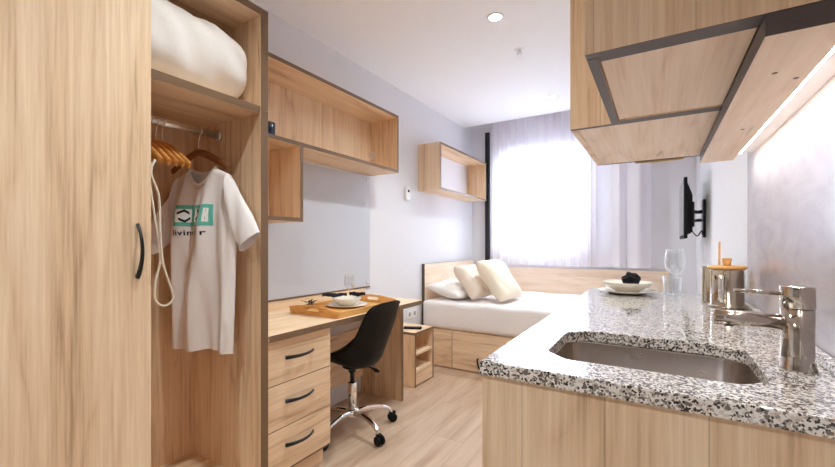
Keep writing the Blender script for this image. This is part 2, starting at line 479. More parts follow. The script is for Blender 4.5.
SC = V((BX+.028, SY+.002, 0))               # shirt centre on plan
def S(x, y, z):
    c, s = math.cos(SYAW), math.sin(SYAW)
    return V((SC.x+x*c-y*s, SC.y+x*s+y*c, z))
def fold(x, z):
    d = max(0, min(1, (1.475-z)/.26)); p = x*42+3.5+1.2*math.sin(z*3)
    return d*(.022*math.sin(p)+.005*math.sin(2*p+.8)+.006*math.sin(x*95+z*4))+.006*d*math.sin(x*23-z*9)
ZH, NW = .695, .078
def halfw(z): 
    t = (1.44-z)/(1.44-ZH)
    return .172+.03*min(1, max(0, t/.3))-.022*max(0, t-.3)/.7
def ztop(x, front):
    ax = abs(x)
    if ax < NW: return (1.405 if front else 1.462)+((1.478-1.405) if front else .016)*(ax/NW)**2.2
    return 1.478-(ax-NW)*.42
def sheet(front):
    def fn(u, v):
        uu = u*2-1; x0 = uu*.172
        zt = ztop(x0, front); z = zt+(ZH+.008*math.sin(uu*4)-zt)*v
        x = uu*halfw(z)
        th = .05*(1-abs(uu)**2.2)*(.35+.65*min(1, v*4))*(1-(0 if v > 0 else 1)*1)
        if abs(x0) >= NW and v == 0: th = 0
        y = (-th if front else th)+fold(x, z)*(1-abs(uu)**6)*(1 if front else .6)
        return S(x, y, z)
    return fn
ts = thing('t_shirt', 'white cotton t-shirt with teal squares print hanging in the open wardrobe', 't-shirt', (BX, SY, ZH))
bm = bmesh.new(); grid(bm, sheet(True), 64, 60); grid(bm, sheet(False), 64, 60)
bmesh.ops.remove_doubles(bm, verts=bm.verts[:], dist=.004)
obj('shirt_body', bm, TEE, ts, smooth=True)
def sleeve(A0, A1, C0, C1, yb, name='sleeve'):
    bm = bmesh.new(); A0, A1, C0, C1 = map(V, (A0, A1, C0, C1)); cx = lambda a, b: (a+b)/2
    def fn(u, v):
        a = 2*PI*u; top = A0.lerp(C0, v); bot = A1.lerp(C1, v)
        sag = .012*math.sin(PI*v)
        m = cx(top, bot); h = (top-bot)/2
        p = m+h*math.cos(a); x, z = p.x, p.y+sag*(1 if math.cos(a) > 0 else .2)
        y = .034*math.sin(a)*(1-.15*v)+yb*v*v+.004*math.sin(v*9+a*2)
        return S(x, y, z)
    grid(bm, fn, 28, 16, True); return obj(name, bm, TEE, ts, smooth=True)
sleeve((.150, 1.448), (.190, 1.190), (.318, 1.198), (.222, 1.120), .0)
sleeve((-.150, 1.448), (-.190, 1.190), (-.222, 1.215), (-.178, 1.105), -.10)
bm = bmesh.new()
pts = []
for i in range(41):
    a = 2*PI*i/40; x = NW*math.sin(a)
    fr = math.cos(a) > 0
    z = ztop(max(-NW, min(NW, x*.999)), fr); pts.append(S(x, (-.022 if fr else .012)*abs(math.cos(a)), z))
tube(bm, pts, .006, 8, cap=False); obj('collar', bm, TEE, ts)
# print on the chest, laid on the folds
def front_y(x, z):
    uu = x/halfw(z); v = (ztop(uu*.172, True)-z)/(ztop(uu*.172, True)-ZH)
    th = .05*(1-abs(uu)**2.2)*(.35+.65*min(1, v*4))
    return -th+fold(x, z)*(1-abs(uu)**6)
def patch(bm, quad, mi, off):
    """bilinear quad of (x,z) corners draped on the shirt front"""
    a, b, c, d = [V(p) for p in quad]
    def fn(u, v):
        p = a.lerp(b, u).lerp(d.lerp(c, u), v); return S(p.x, front_y(p.x, p.y)-off, p.y)
    grid(bm, fn, 8, 6, mi=mi)
pz0, pz1 = 1.228, 1.318
bm = bmesh.new()
for i, (x0, x1) in enumerate(((-.100, -.024), (-.012, .046), (.058, .094))):
    patch(bm, ((x0, pz0), (x1, pz0), (x1, pz1), (x0, pz1)), 0, .0025)
    patch(bm, ((x0+.011, pz0+.016), (x1-.011, pz0+.016), (x1-.011, pz1-.016), (x0+.011, pz1-.016)), 1, .0035)
    xm = (x0+x1)/2; hw = (x1-x0)/2-.017; zm = (pz0+pz1)/2; t_ = .011
    if i == 0:
        ch = [((-.78, .008), (.1, .022)), ((.1, .022), (.78, .010)), ((-.55, -.014), (.2, -.025)), ((.2, -.025), (.95, -.010))]
    elif i == 1:
        ch = [((-.5, .024), (.1, .014)), ((.1, .014), (.8, .026)), ((-.6, -.020), (.5, -.006))]
    else:
        ch = [((-.5, .016), (.4, .020)), ((-.4, -.018), (.5, -.012))]
    for (ua, za), (ub, zb) in ch:
        patch(bm, ((xm+ua*hw, zm+za-t_/2), (xm+ub*hw, zm+zb-t_/2), (xm+ub*hw, zm+zb+t_/2), (xm+ua*hw, zm+za+t_/2)), 2, .0045)
obj('chest_print', bm, [TEAL, WINK, INK], ts, recalc=False)
def text_mesh(s, size, bold=0):
    cu = bpy.data.curves.new('lettering', 'FONT'); cu.body = s; cu.size = size; cu.offset = bold; cu.resolution_u = 3; cu.space_character = 1.08
    o = bpy.data.objects.new('lettering', cu); C.objects.link(o)
    dg = bpy.context.evaluated_depsgraph_get(); me = bpy.data.meshes.new_from_object(o.evaluated_get(dg))
    bpy.data.objects.remove(o); bpy.data.curves.remove(cu); return me
for s_, x0 in (('living', -.100), ('s', .012), ('r', .064)):
    bm = bmesh.new(); me = text_mesh(s_, .034, .0006); b2 = bmesh.new(); b2.from_mesh(me)
    vm = {}
    for v in b2.verts: vm[v] = bm.verts.new(S(x0+v.co.x, front_y(x0+v.co.x, 1.188+v.co.y)-.003, 1.188+v.co.y))
    for f in b2.faces: bm.faces.new([vm[v] for v in f.verts])
    b2.free(); bpy.data.meshes.remove(me)
    obj('chest_lettering', bm, INK, ts, recalc=False)

# white cord looped over a hanger
bm = bmesh.new()
P = catmull([(-1.53, .716, 1.45), (-1.525, .700, 1.40), (-1.53, .728, 1.32), (-1.53, .732, 1.20), (-1.53, .742, 1.08), (-1.53, .772, .98), (-1.53, .776, .945), (-1.53, .748, .925),
             (-1.53, .716, .95), (-1.535, .72, 1.02), (-1.535, .735, 1.10), (-1.535, .716, 1.25), (-1.54, .702, 1.38), (-1.545, .708, 1.44)], 8)
tube(bm, P, .0042, 8)
tag(obj('cord', bm, ROPE), 'long white cord hanging in loops beside the wardrobe door', 'cord')

# ------------------------------------------------------------------ wall shelf over the desk (L shaped)
SX = -1.704; SZ0, SZ1 = 1.696, 2.135; SE = 2.52; LB = 1.563; LZ = 1.274; T = .022
ws = thing('wall_shelf', 'long oak L-shaped open shelf unit above the desk', 'shelf', (XL, 1.8, LZ))
E4 = {'+x': 1}
boxobj('top_panel', (XL+.001, SX, WO+.001, SE, SZ1-T, SZ1), [OAK_Y, EDGE], ws, faces=E4)
boxobj('bottom_panel', (XL+.001, SX, WO+.001, SE, SZ0, SZ0+T), [OAK_Y, EDGE], ws, faces=E4)
boxobj('side_panel', (XL+.001, SX, SE-T, SE, SZ0+T, SZ1-T), [OAK_ZX, EDGE], ws, faces=E4)
boxobj('back_panel', (XL+.001, XL+.014, WO+.001, SE-T, SZ0+T, SZ1-T), OAK_ZB, ws)
boxobj('side_panel', (XL+.001, SX, LB-T, LB, LZ, SZ0), [OAK_ZX, EDGE], ws, faces=E4)
boxobj('lower_panel', (XL+.001, SX, WO+.001, LB-T, LZ, LZ+T), [OAK_Y, EDGE], ws, faces=E4)
boxobj('back_panel', (XL+.001, XL+.014, WO+.001, LB-T, LZ+T, SZ0), OAK_Z, ws)
# things on it
bm = bmesh.new(); c0 = (-1.85, 1.438, SZ0+T+.001)
lathe(bm, [(0, 0), (.036, 0), (.040, .006), (.042, .10), (.040, .103), (.037, .10), (.035, .012), (0, .010)], c0)
tag(obj('cup', bm, NAVY), 'dark blue cup on the long shelf beside the wardrobe', 'cup')
bm = bmesh.new(); c0 = (-1.80, 2.315, SZ0+T+.001)
lathe(bm, [(0, 0), (.026, 0), (.026, .004), (.008, .012), (.006, .045), (.018, .06), (.026, .08), (.024, .108), (.0225, .108), (.0245, .08), (.016, .062), (0, .056)], c0)
tag(obj('small_goblet', bm, GLASS), 'small clear goblet at the far end of the long shelf', 'glass')

# frosted panel on the wall above the desk
fp = thing('wall_panel', 'large frosted grey glass panel screwed to the wall above the desk', 'panel', (XL, 1.9, .815))
boxobj('panel_sheet', (XL+.001, XL+.008, WO+.06, 2.505, .815, SZ0-.015), FROST, fp, bevel=.001)
for yy, zz in ((2.47, 1.655), (2.47, .85)):
    bm = bmesh.new(); lathe(bm, [(.011, 0), (.011, .004), (.008, .006), (0, .006)], (XL+.008, yy, zz), 16, axis='x'); obj('screw_cap', bm, ALU, fp)
boxobj('bottom_rail', (XL+.001, XL+.012, WO+.06, 2.505, .805, .815), EDGE, fp)

# ------------------------------------------------------------------ desk
DX = -1.436; DZ = .75; DE = 2.43
dk = thing('desk', 'long oak desk top with dark edge and plain end leg panel', 'desk', (-1.7, 1.8, 0))
boxobj('desktop', (XL+.001, DX, WO+.001, DE, DZ-.03, DZ), [OAK_Y, EDGE], dk, faces={'+x': 1, '+y': 1}, bevel=.001)
boxobj('upstand', (XL+.001, XL+.018, WO+.001, DE, DZ, .803), [OAK_Y, EDGE], dk, faces={'+z': 0})
boxobj('leg_panel', (XL+.001, -1.60, DE-.03, DE-.002, 0, DZ-.03), [OAK_ZX, EDGE], dk, faces={'+x': 1})
boxobj('modesty_panel', (XL+.001, XL+.02, 1.52, DE-.03, .13, .50), [OAK_Y, EDGE], dk, faces={'-z': 1})
PX = -1.45; PE = 1.514
pd = thing('drawer_unit', 'oak three drawer unit under the near end of the desk', 'drawers', (-1.7, 1.32, 0))
boxobj('carcass', (XL+.003, PX-.02, WO+.002, PE, .10, DZ-.031), [OAK_X, EDGE], pd, faces={'+x': 1})
boxobj('plinth', (XL+.003, PX-.05, WO+.002, PE-.004, 0, .10), [OAK_Y, EDGE], pd, faces={'+y': 1})
for z0, z1 in ((.122, .318), (.321, .519), (.522, .717)):
    d_ = boxobj('drawer', (PX-.0195, PX, WO+.003, PE-.001, z0, z1), [OAK_Y, EDGE], pd, faces={'+y': 1, '-z': 1, '+z': 1}, bevel=.001)
    zm = (z0+z1)/2+.012
    bow_handle((PX, 1.225, zm), (PX, 1.395, zm), (1, 0, 0), d_, h=.028)

# tray and what it carries
TX0, TX1, TY0, TY1 = -1.825, -1.455, 1.575, 2.115
ty = thing('serving_tray', 'rectangular bamboo tray with cut-out handles on the desk', 'tray', ((TX0+TX1)/2, (TY0+TY1)/2, DZ))
boxobj('tray_base', (TX0+.008, TX1-.008, TY0+.015, TY1-.015, DZ+.001, DZ+.010), BAMBOO, ty)
for xx in (TX0, TX1-.01): boxobj('long_rim', (xx, xx+.01, TY0+.014, TY1-.014, DZ+.001, DZ+.034), BAMBOO, ty, bevel=.002)
def tray_end(y, sgn):
    bm = bmesh.new(); cx_ = (TX0+TX1)/2; W = (TX1-TX0)/2
    outer = []
    N = 14
    for i in range(N+1):
        x = -W+2*W*i/N; outer.append((x, .040+.018*math.cos(x/W*PI/2)**1.0))
    outer = [(-W, 0)]+outer+[(W, 0)]
    inner = []
    for k in range(24):
        a = 2*PI*k/24; ca, sa = math.cos(a), math.sin(a)
        inner.append((.05*math.copysign(abs(ca)**.5, ca), .034+.010*math.copysign(abs(sa)**.7, sa)))
    def mk(loop, dy): return [bm.verts.new((cx_+x, y+dy+sgn*z*.28, DZ+.001+z)) for x, z in loop]
    for lay in (0, 1):
        dy = .011*lay
        vo, vi = mk(outer, dy), mk(inner, dy)
        es = [bm.edges.new((l[i], l[(i+1) % len(l)])) for l in (vo, vi) for i in range(len(l))]
        bmesh.ops.triangle_fill(bm, use_beauty=True, edges=es)
        if lay == 0: a_, b_ = vo, vi
        else:
            for p, q in ((a_, vo), (b_, vi)):
                for i in range(len(p)):
                    j = (i+1) % len(p); bm.faces.new((p[i], p[j], q[j], q[i]))
    obj('handle_end', bm, BAMBOO, ty)
tray_end(TY0+.003, -1); tray_end(TY1-.014, 1)
bc = V((-1.665, 1.885, DZ+.0105))
bm = bmesh.new(); lathe(bm, [(0, 0), (.07, 0), (.085, .004), (.125, .014), (.126, .017), (.08, .008), (0, .006)], bc, 48)
tag(obj('dinner_plate', bm, CERAM), 'white plate under the bowl on the bamboo tray', 'plate')
bm = bmesh.new(); b0 = bc+V((0, 0, .0085)); lathe(bm, [(0, 0), (.04, 0), (.045, .004), (.075, .022), (.092, .046), (.089, .047), (.07, .024), (.04, .010), (0, .008)], b0, 48)
tag(obj('bowl', bm, CERAM), 'white bowl set on the plate on the bamboo tray', 'bowl')
def napkin(p0, p1, r, label, mat, seed):
    rnd = random.Random(seed); bm = bmesh.new(); p0, p1 = V(p0), V(p1); pts = []; rad = []
    for i in range(15):
        t = i/14; pts.append(p0.lerp(p1, t)+V((0, 0, .003*math.sin(t*9)))); rad.append(r*(.75+.35*math.sin(PI*min(1, t*1.15))+.12*math.sin(t*25+seed)))
    tube(bm, pts, rad, 14)
    for v in bm.verts: v.co += V((rnd.uniform(-1, 1), rnd.uniform(-1, 1), rnd.uniform(-1, 1)))*r*.08
    return tag(obj('rolled_napkin', bm, mat, smooth=True), label, 'napkin', 'dark rolled napkins')
napkin((-1.68, 1.925, DZ+.082), (-1.60, 1.985, DZ+.080), .012, 'black napkin roll overhanging the right rim of the tray bowl', NAPK, 1)
napkin((-1.785, 1.79, DZ+.083), (-1.675, 1.895, DZ+.081), .012, 'dark plum napkin roll overhanging the left rim of the tray bowl', PURPLE, 2)
def wineglass(c0, k, label, parent_name='wine_glass'):
    bm = bmesh.new()
    pr = [(0, 0), (.036, 0), (.036, .002), (.012, .006), (.004, .014), (.0035, .085), (.008, .094), (.026, .106), (.040, .128), (.0445, .155), (.041, .190), (.036, .218),
          (.0352, .218), (.0400, .190), (.0434, .155), (.039, .129), (.025, .108), (.006, .099), (0, .098)]
    lathe(bm, [(r*k, h*k) for r, h in pr], c0, 40)
    return tag(obj(parent_name, bm, GLASS), label, 'glass')
wineglass((-1.76, 2.02, DZ+.0105), .86, 'clear wine glass on the bamboo tray in front of the grey panel')
# dark sprig
bm = bmesh.new(); rnd = random.Random(5)
for i in range(26):
    a = rnd.uniform(0, 2*PI); l = rnd.uniform(.015, .032); c0 = V((-1.80+rnd.uniform(-.012, .012), 1.70+rnd.uniform(-.022, .022), DZ+.014+rnd.uniform(0, .040)))
    d = V((math.cos(a), math.sin(a), rnd.uniform(.0, .5))).normalized(); s_ = d.cross(V((0, 0, 1))).normalized()
    vs = [bm.verts.new(c0), bm.verts.new(c0+d*l*.5+s_*l*.28), bm.verts.new(c0+d*l), bm.verts.new(c0+d*l*.5-s_*l*.28)]; bm.faces.new(vs)
tag(obj('herb_sprig', bm, GREEN, solid=.003), 'small dark green sprig at the near corner of the tray', 'sprig')

# ------------------------------------------------------------------ office chair
HX, HY = -1.618, 1.880
ch = thing('swivel_chair', 'black plastic shell swivel chair with chrome star base at the desk', 'chair', (HX, HY, 0))
def prof(v):
    P_ = [(.215, .415), (.20, .438), (.12, .436), (0, .415), (-.11, .410), (-.165, .436), (-.195, .50), (-.215, .58), (-.235, .68), (-.258, .765), (-.285, .815)]
    t = v*(len(P_)-1); i = min(int(t), len(P_)-2)
    p = [V((*P_[max(0, min(len(P_)-1, i+k))], 0)) for k in (-1, 0, 1, 2)]; t -= i
    return .5*((2*p[1])+(p[2]-p[0])*t+(2*p[0]-5*p[1]+4*p[2]-p[3])*t*t+(3*p[1]-p[0]-3*p[2]+p[3])*t**3)
def seatw(v): return .205+.03*math.sin(PI*min(1, v/.62))-.065*max(0, (v-.55)/.45)**1.4
bm = bmesh.new()
def shell(u, v):
    uu = u*2-1; p = prof(v); w_ = seatw(v)
    k = abs(uu)**2.4
    seat = max(0, min(1, (.62-v)/.25)); tub = math.exp(-((v-.50)/.20)**2)
    f = p.x+k*(.02*(1-seat)+.11*tub); z = p.y+k*(.095*seat*min(1, v/.25)+.05*tub)
    top = max(0, (v-.82)/.18); z -= top*top*.02*abs(uu)**4
    fr = max(0, (.12-v)/.12); f -= fr*.05*abs(uu)**3
    # front of the chair faces the wall: forward = -x
    return V((HX-f, HY+uu*w_*(1-.05*tub), z))
grid(bm, shell, 32, 44); obj('shell', bm, BLACK, ch, solid=.009, smooth=True, subsurf=1)
bm = bmesh.new(); lathe(bm, [(0, .385), (.05, .385), (.06, .392), (.06, .402), (.04, .407), (0, .407)], (HX, HY, 0), 32); obj('seat_mount', bm, BLACKM, ch)
bm = bmesh.new(); lathe(bm, [(0, .135), (.029, .135), (.029, .295), (.022, .299), (0, .299)], (HX, HY, 0), 28); obj('column', bm, CHROME, ch)
bm = bmesh.new(); lathe(bm, [(0, .299), (.014, .299), (.014, .355), (.022, .357), (.022, .386), (0, .386)], (HX, HY, 0), 24); obj('gas_lift', bm, BLACKM, ch)
bm = bmesh.new(); tube(bm, catmull([(HX+.03, HY+.03, .39), (HX+.06, HY+.09, .375), (HX+.07, HY+.12, .355)], 6), .005, 10)
tube(bm, catmull([(HX+.07, HY+.118, .357), (HX+.074, HY+.14, .343), (HX+.078, HY+.165, .328)], 5), [.008]*4+[.012]*4+[.010]*3, 10)
obj('lever', bm, BLACK, ch)
bm = bmesh.new(); lathe(bm, [(0, .085), (.040, .085), (.046, .095), (.044, .125), (.032, .137), (0, .137)], (HX, HY, 0), 28); obj('hub', bm, CHROME, ch)
for k in range(5):
    a = math.radians(-14.5+72*k); d = V((math.cos(a), math.sin(a), 0)); o_ = V((HX, HY, 0))
    bm = bmesh.new()
    pts = catmull([o_+d*.03+V((0, 0, .112)), o_+d*.10+V((0, 0, .120)), o_+d*.19+V((0, 0, .108)), o_+d*.245+V((0, 0, .084)), o_+d*.262+V((0, 0, .062))], 6)
    tube(bm, pts, [.019-.009*i/(len(pts)-1) for i in range(len(pts))], 14, flat=1.15)
    lg = obj('leg', bm, CHROME, ch)
    bm = bmesh.new(); c_ = o_+d*.268; s_ = d.cross(V((0, 0, 1)))
    for sg in (-1, 1):
        p = c_+s_*sg*.014+V((0, 0, .0275)); tube(bm, [p-s_*.010, p-s_*.007, p+s_*.007, p+s_*.010], [.022, .0272, .0272, .022], 24)
    tube(bm, [c_+V((0, 0, .028)), c_+V((0, 0, .066))], .011, 12)
    tube(bm, [c_+d*(-.018)+V((0, 0, .052)), c_+V((0, 0, .058)), c_+d*.018+V((0, 0, .052))], .014, 10)
    obj('caster', bm, BLACK, lg)

# ------------------------------------------------------------------ bedside shelf unit
NX = -1.655; NY0, NY1, NZ = 2.675, 2.985, .44
ns = thing('bedside_shelf', 'low oak open bedside unit between the desk and the bed', 'bedside table', (-1.8, 2.83, 0))
boxobj('side_panel', (XL+.002, NX, NY0, NY0+.02, 0, NZ-.02), [OAK_ZX, EDGE], ns, faces={'+x': 1})
boxobj('side_panel', (XL+.002, NX, NY1-.02, NY1, 0, NZ-.02), [OAK_ZX, EDGE], ns, faces={'+x': 1})
boxobj('top_panel', (XL+.002, NX, NY0, NY1, NZ-.02, NZ), [OAK_Y, EDGE], ns, faces={'+x': 1, '-y': 1})
for z in (.27, .135): boxobj('shelf', (XL+.02, NX-.004, NY0+.02, NY1-.02, z-.018, z), OAK_Y, ns)
boxobj('back_panel', (XL+.002, XL+.014, NY0+.02, NY1-.02, .12, NZ-.02), OAK_Z, ns)
boxobj('front_board', (NX-.02, NX-.003, NY0+.02, NY1-.02, .012, .117), [OAK_Y, EDGE], ns)
bm = bmesh.new(); box(bm, -1.83, -1.68, 2.78, 2.83, NZ+.001, NZ+.016)
bmesh.ops.rotate(bm, verts=bm.verts[:], cent=(-1.755, 2.805, 0), matrix=Matrix.Rotation(math.radians(25), 3, 'Z'))
tag(obj('remote_control', bm, BLACK, bevel=.004), 'slim black remote control lying on the bedside unit', 'remote')

# ------------------------------------------------------------------ bed
BY0, BY1, BX0, BX1 = 3.27, 4.53, -1.94, .055
bd = thing('bed', 'single bed with white bedding on an oak drawer base', 'bed', (-.95, 3.9, 0))
boxobj('bed_base', (BX0, BX1, BY0+.02, BY1-.005, .0, .352), OAK_X, bd)
for x0, x1 in ((BX0+.003, -1.622), (-1.618, -.815), (-.811, BX1)):
    d_ = boxobj('drawer_front', (x0, x1, BY0, BY0+.0195, .012, .350), [OAK_X, EDGE], bd, faces={'+x': 1, '-x': 1}, bevel=.001)
    if x1 > -1.5:
        xm = x0+.265 if x0 < -1 else x0+.4
        bm = bmesh.new(); tube(bm, catmull([(xm-.01, BY0, .13), (xm-.008, BY0-.022, .125), (xm, BY0-.028, .09), (xm+.008, BY0-.022, .055), (xm+.01, BY0, .05)], 5), .0075, 10); obj('drawer_pull', bm, BLACKM, d_)
bm = bmesh.new(); box(bm, BX0, BX1, BY0-.006, BY1-.01, .355, .612)
bmesh.ops.bevel(bm, geom=bm.edges[:], offset=.05, segments=4, profile=.6, affect='EDGES')
bmesh.ops.subdivide_edges(bm, edges=[e for e in bm.edges if e.calc_length() > .3], cuts=24, use_grid_fill=True)
for v in bm.verts:
    v.co.z += .004*math.sin(v.co.x*17+v.co.y*9)*(v.co.z > .5); v.co.y -= .004*math.sin(v.co.x*21)*(v.co.y < BY0+.1)
obj('mattress', bm, LINEN, bd, smooth=True)
boxobj('headboard', (XL+.002, -1.945, 3.33, YW-.035, .0, .955), [PALE_WASHED_Y, EDGE_DK], bd, faces={'-y': 1, '+z': 1}, bevel=.001)  # paler than the other oak: wash of window light painted in
boxobj('back_board', (-1.944, .094, YW-.034, YW-.004, .0, .885), [WASHED_X, EDGE_DK], bd, faces={'+z': 1, '+x': 1}, bevel=.001)  # window light painted in here as well, by the paler oak
def pillow(name, label, mat, w_, h_, th, loc, rot, seed, pw=2.6):
    bm = bmesh.new(); rnd = random.Random(seed); ph = [rnd.uniform(0, 6) for _ in range(4)]
    for sg in (1, -1):
        def fn(u, v, sg=sg):
            a, b = u*2-1, v*2-1
            e = (max(0, 1-abs(a)**pw)*max(0, 1-abs(b)**pw))**.48
            pin = 1-.07*(1-abs(b))**1.0*0-.06*(a*a)*(1-b*b)*0
            x = a*w_/2*(1-.07*(1-a*a)*0-.06*(1-abs(a))*0)*(1-.06*(1-b*b)*abs(a)**3*-0)*(1-.05*math.cos(b*PI/2)*abs(a)**4)
            y = b*h_/2*(1-.05*math.cos(a*PI/2)*abs(b)**4)
            z = sg*th/2*e*(1+.10*math.sin(a*5+ph[0])*math.sin(b*4+ph[1])+.05*math.sin(a*11+b*7+ph[2]))
            return V((x, y, z))
        grid(bm, fn, 34, 30)
    bmesh.ops.remove_doubles(bm, verts=bm.verts[:], dist=.0006)
    m = Matrix.Translation(loc) @ rot.to_4x4(); bmesh.ops.transform(bm, matrix=m, verts=bm.verts[:])
    return tag(obj(name, bm, mat, smooth=True), label, 'pillow' if 'pillow' in name else 'cushion')
def basis(wdir, hdir):
    a = V(wdir).normalized(); n = a.cross(V(hdir)).normalized(); b = n.cross(a); return Matrix((a, b, n)).transposed()
pillow('bed_pillow', 'flat white pillow lying at the headboard end of the bed', COTTON, .62, .38, .15, V((-1.72, 3.62, .698)), basis((.10, 1, 0), (-1, .1, .22)), 1)
pillow('cushion', 'smaller beige square cushion leaning in front on the bed', BEIGE, .37, .37, .13, V((-1.53, 3.56, .790)), basis((.12, 1, 0), (-.60, .05, .80)), 2, 5)
pillow('cushion', 'larger cream square cushion, the right of the two on the bed', CREAM, .43, .44, .15, V((-1.285, 3.60, .815)), basis((.12, 1, 0), (-.60, .05, .80)), 3, 5)

# open shelf above the bed
bs = thing('wall_shelf', 'short oak open box shelf above the bed headboard', 'shelf', (XL, 3.85, 1.66))
BSX, b0, b1, z0, z1 = -1.74, 3.266, 4.427, 1.66, 2.11
boxobj('side_panel', (XL+.001, BSX, b0, b0+T, z0, z1), [OAK_ZX, EDGE], bs, faces=E4)
boxobj('side_panel', (XL+.001, BSX, b1-T, b1, z0, z1), [OAK_ZX, EDGE], bs, faces=E4)
boxobj('top_panel', (XL+.001, BSX, b0+T, b1-T, z1-T, z1), [OAK_Y, EDGE], bs, faces=E4)
boxobj('bottom_panel', (XL+.001, BSX, b0+T, b1-T, z0, z0+T), [OAK_Y, EDGE], bs, faces=E4)

# thermostat, sockets
th_ = thing('thermostat', 'small white thermostat with dark display on the left wall', 'thermostat', (XL, 3.06, 1.56))
boxobj('casing', (XL+.001, XL+.026, 3.02, 3.085, 1.555, 1.672), WHITE, th_, bevel=.004)
boxobj('display', (XL+.026, XL+.0275, 3.04, 3.068, 1.625, 1.648), BLACK, th_)
sk = thing('wall_socket', 'white double wall socket above the bedside unit', 'socket', (XL, 3.1, .46))
for y in (3.055, 3.142):
    f_ = boxobj('socket_plate', (XL+.001, XL+.011, y, y+.082, .455, .537), WHITE, sk, bevel=.003)
    bm = bmesh.new(); lathe(bm, [(.021, 0), (.021, .001), (0, .001)], (XL+.011, y+.041, .496), 20, axis='x'); obj('socket_hole', bm, DARKSLOT, f_)

# ------------------------------------------------------------------ curtain
cu = thing('curtain', 'sheer white curtain hanging across the bright window behind the bed', 'curtain', (-.87, 4.42, .92))
bm = bmesh.new(); CX0, CX1 = -1.69, -.06
def curt(u, v):
    x = CX0+(CX1-CX0)*u; z = ZC+.11+(.915-(ZC+.11))*v
    am = .030+.014*v; ph = u*2*PI*17+1.3*math.sin(u*11)+.5*math.sin(u*29)
    if u > .67: ph = u*2*PI*9.2+.8+1.1*math.sin(u*37); am = .050
    return V((x+.010*math.sin(2*ph), 4.428+am*math.sin(ph+.25*math.sin(v*3))+.006*math.sin(u*70+v*2), z))
grid(bm, curt, 420, 10); obj('curtain_cloth', bm, CURT, cu, recalc=False, smooth=True)
bm = bmesh.new(); box(bm, CX0-.05, XR-.05, 4.415, 4.441, ZC+.112, ZC+.129); obj('curtain_track', bm, WHITE, cu)

# ------------------------------------------------------------------ television
tv = thing('television', 'small black television on a wall bracket, seen edge-on', 'television', (XR, 3.74, 1.2))
def tvbox(x0, x1, y0, y1, z0, z1, name, m, bev): return boxobj(name, (x0, x1, y0, y1, z0, z1), m, tv, bevel=bev)
tvbox(.158, .180, 3.40, 4.08, 1.19, 1.63, 'bezel', BLACK, .006)
tvbox(.1565, .1585, 3.415, 4.065, 1.215, 1.615, 'screen', SCREEN, 0)
bm = bmesh.new(); vs = box(bm, .180, .215, 3.44, 4.04, 1.215, 1.60)
for v in vs:
    if v.co.x > .2: v.co.y += .06 if v.co.y < 3.7 else -.06; v.co.z += .02 if v.co.z < 1.4 else -.09
obj('rear_cover', bm, BLACK, tv, bevel=.012)
tvbox(.215, .235, 3.62, 3.86, 1.28, 1.47, 'mount_plate', BLACKM, .003)
bm = bmesh.new(); tube(bm, [(.23, 3.70, 1.40), (.265, 3.80, 1.40), (.295, 3.74, 1.40)], .014, 10); tube(bm, [(.23, 3.76, 1.33), (.27, 3.66, 1.33), (.295, 3.74, 1.33)], .012, 10); obj('bracket_arm', bm, BLACKM, tv)
tvbox(.292, XR-.001, 3.68, 3.80, 1.20, 1.49, 'wall_plate', BLACKM, .002)
bm = bmesh.new(); tube(bm, catmull([(.21, 3.6, 1.26), (.25, 3.62, 1.21), (.28, 3.64, 1.25), (.29, 3.66, 1.22), (.305, 3.68, 1.26)], 6), .004, 8); obj('cable', bm, BLACK, tv)

# ------------------------------------------------------------------ kitchen counter
KX0, KY0, KY1, KZ = -.327, .792, 2.43, .90
kb = thing('base_cabinet', 'oak kitchen base cabinet with vertical board end under the granite', 'cabinet', (0, 1.6, 0))
boxobj('end_panel', (KX0+.002, XR-.006, KY0+.012, KY0+.032, 0, KZ-.031), [OAK_ZX, EDGE], kb)
bm = bmesh.new()
for b_ in ((KX0+.04, XR-.006, KY0+.033, KY1-.02, .1, .118), (XR-.02, XR-.006, KY0+.033, KY1-.02, .118, KZ-.031), (KX0+.04, XR-.02, KY1-.04, KY1-.02, .118, KZ-.031), (KX0+.04, XR-.02, 1.45, 1.468, .118, KZ-.031)):
    box(bm, *b_)
obj('carcass', bm, OAK_Y, kb, recalc=False)
for y0, y1 in ((KY0+.034, 1.455), (1.459, KY1-.02)):
    d_ = boxobj('door', (KX0+.020, KX0+.039, y0, y1, .105, KZ-.035), [OAK_Z, EDGE], kb, bevel=.001)
    bow_handle((KX0+.020, y0+.05 if y0 > 1 else y1-.05, .62), (KX0+.020, y0+.05 if y0 > 1 else y1-.05, .78), (-1, 0, 0), d_)
boxobj('plinth', (KX0+.07, KX0+.085, KY0+.033, KY1-.03, 0, .10), OAK_Y, kb)
# granite top with the sink cut out
def rrect(x0, x1, y0, y1, r, n=7):
    out = []
    for cx_, cy_, a0 in ((x1-r, y1-r, 0), (x0+r, y1-r, 90), (x0+r, y0+r, 180), (x1-r, y0+r, 270)):
        for k in range(n+1):
            a = math.radians(a0+90*k/n); out.append((cx_+r*math.cos(a), cy_+r*math.sin(a)))
    return out
SXa, SXb, SYa, SYb = -.220, .176, .902, 1.228
def chamf(x0, x1, y0, y1, c, r=.012):
    pts = []
    raw = [(x1, y0+c), (x1, y1-c), (x1-c, y1), (x0+c, y1), (x0, y1-c), (x0, y0+c), (x0+c, y0), (x1-c, y0)]
    N = len(raw)
    for i in range(N):
        p, q, s_ = V(raw[i-1]), V(raw[i]), V(raw[(i+1) % N]); a = q+(p-q).normalized()*r; b = q+(s_-q).normalized()*r
        for k in range(5):
            t = k/4; pts.append(tuple(a*(1-t)**2+q*2*t*(1-t)+b*t*t))
    return pts
wt = thing('worktop', 'speckled polished granite kitchen worktop with a cut-out sink opening', 'worktop', (0, 1.6, KZ-.03))
bm = bmesh.new()
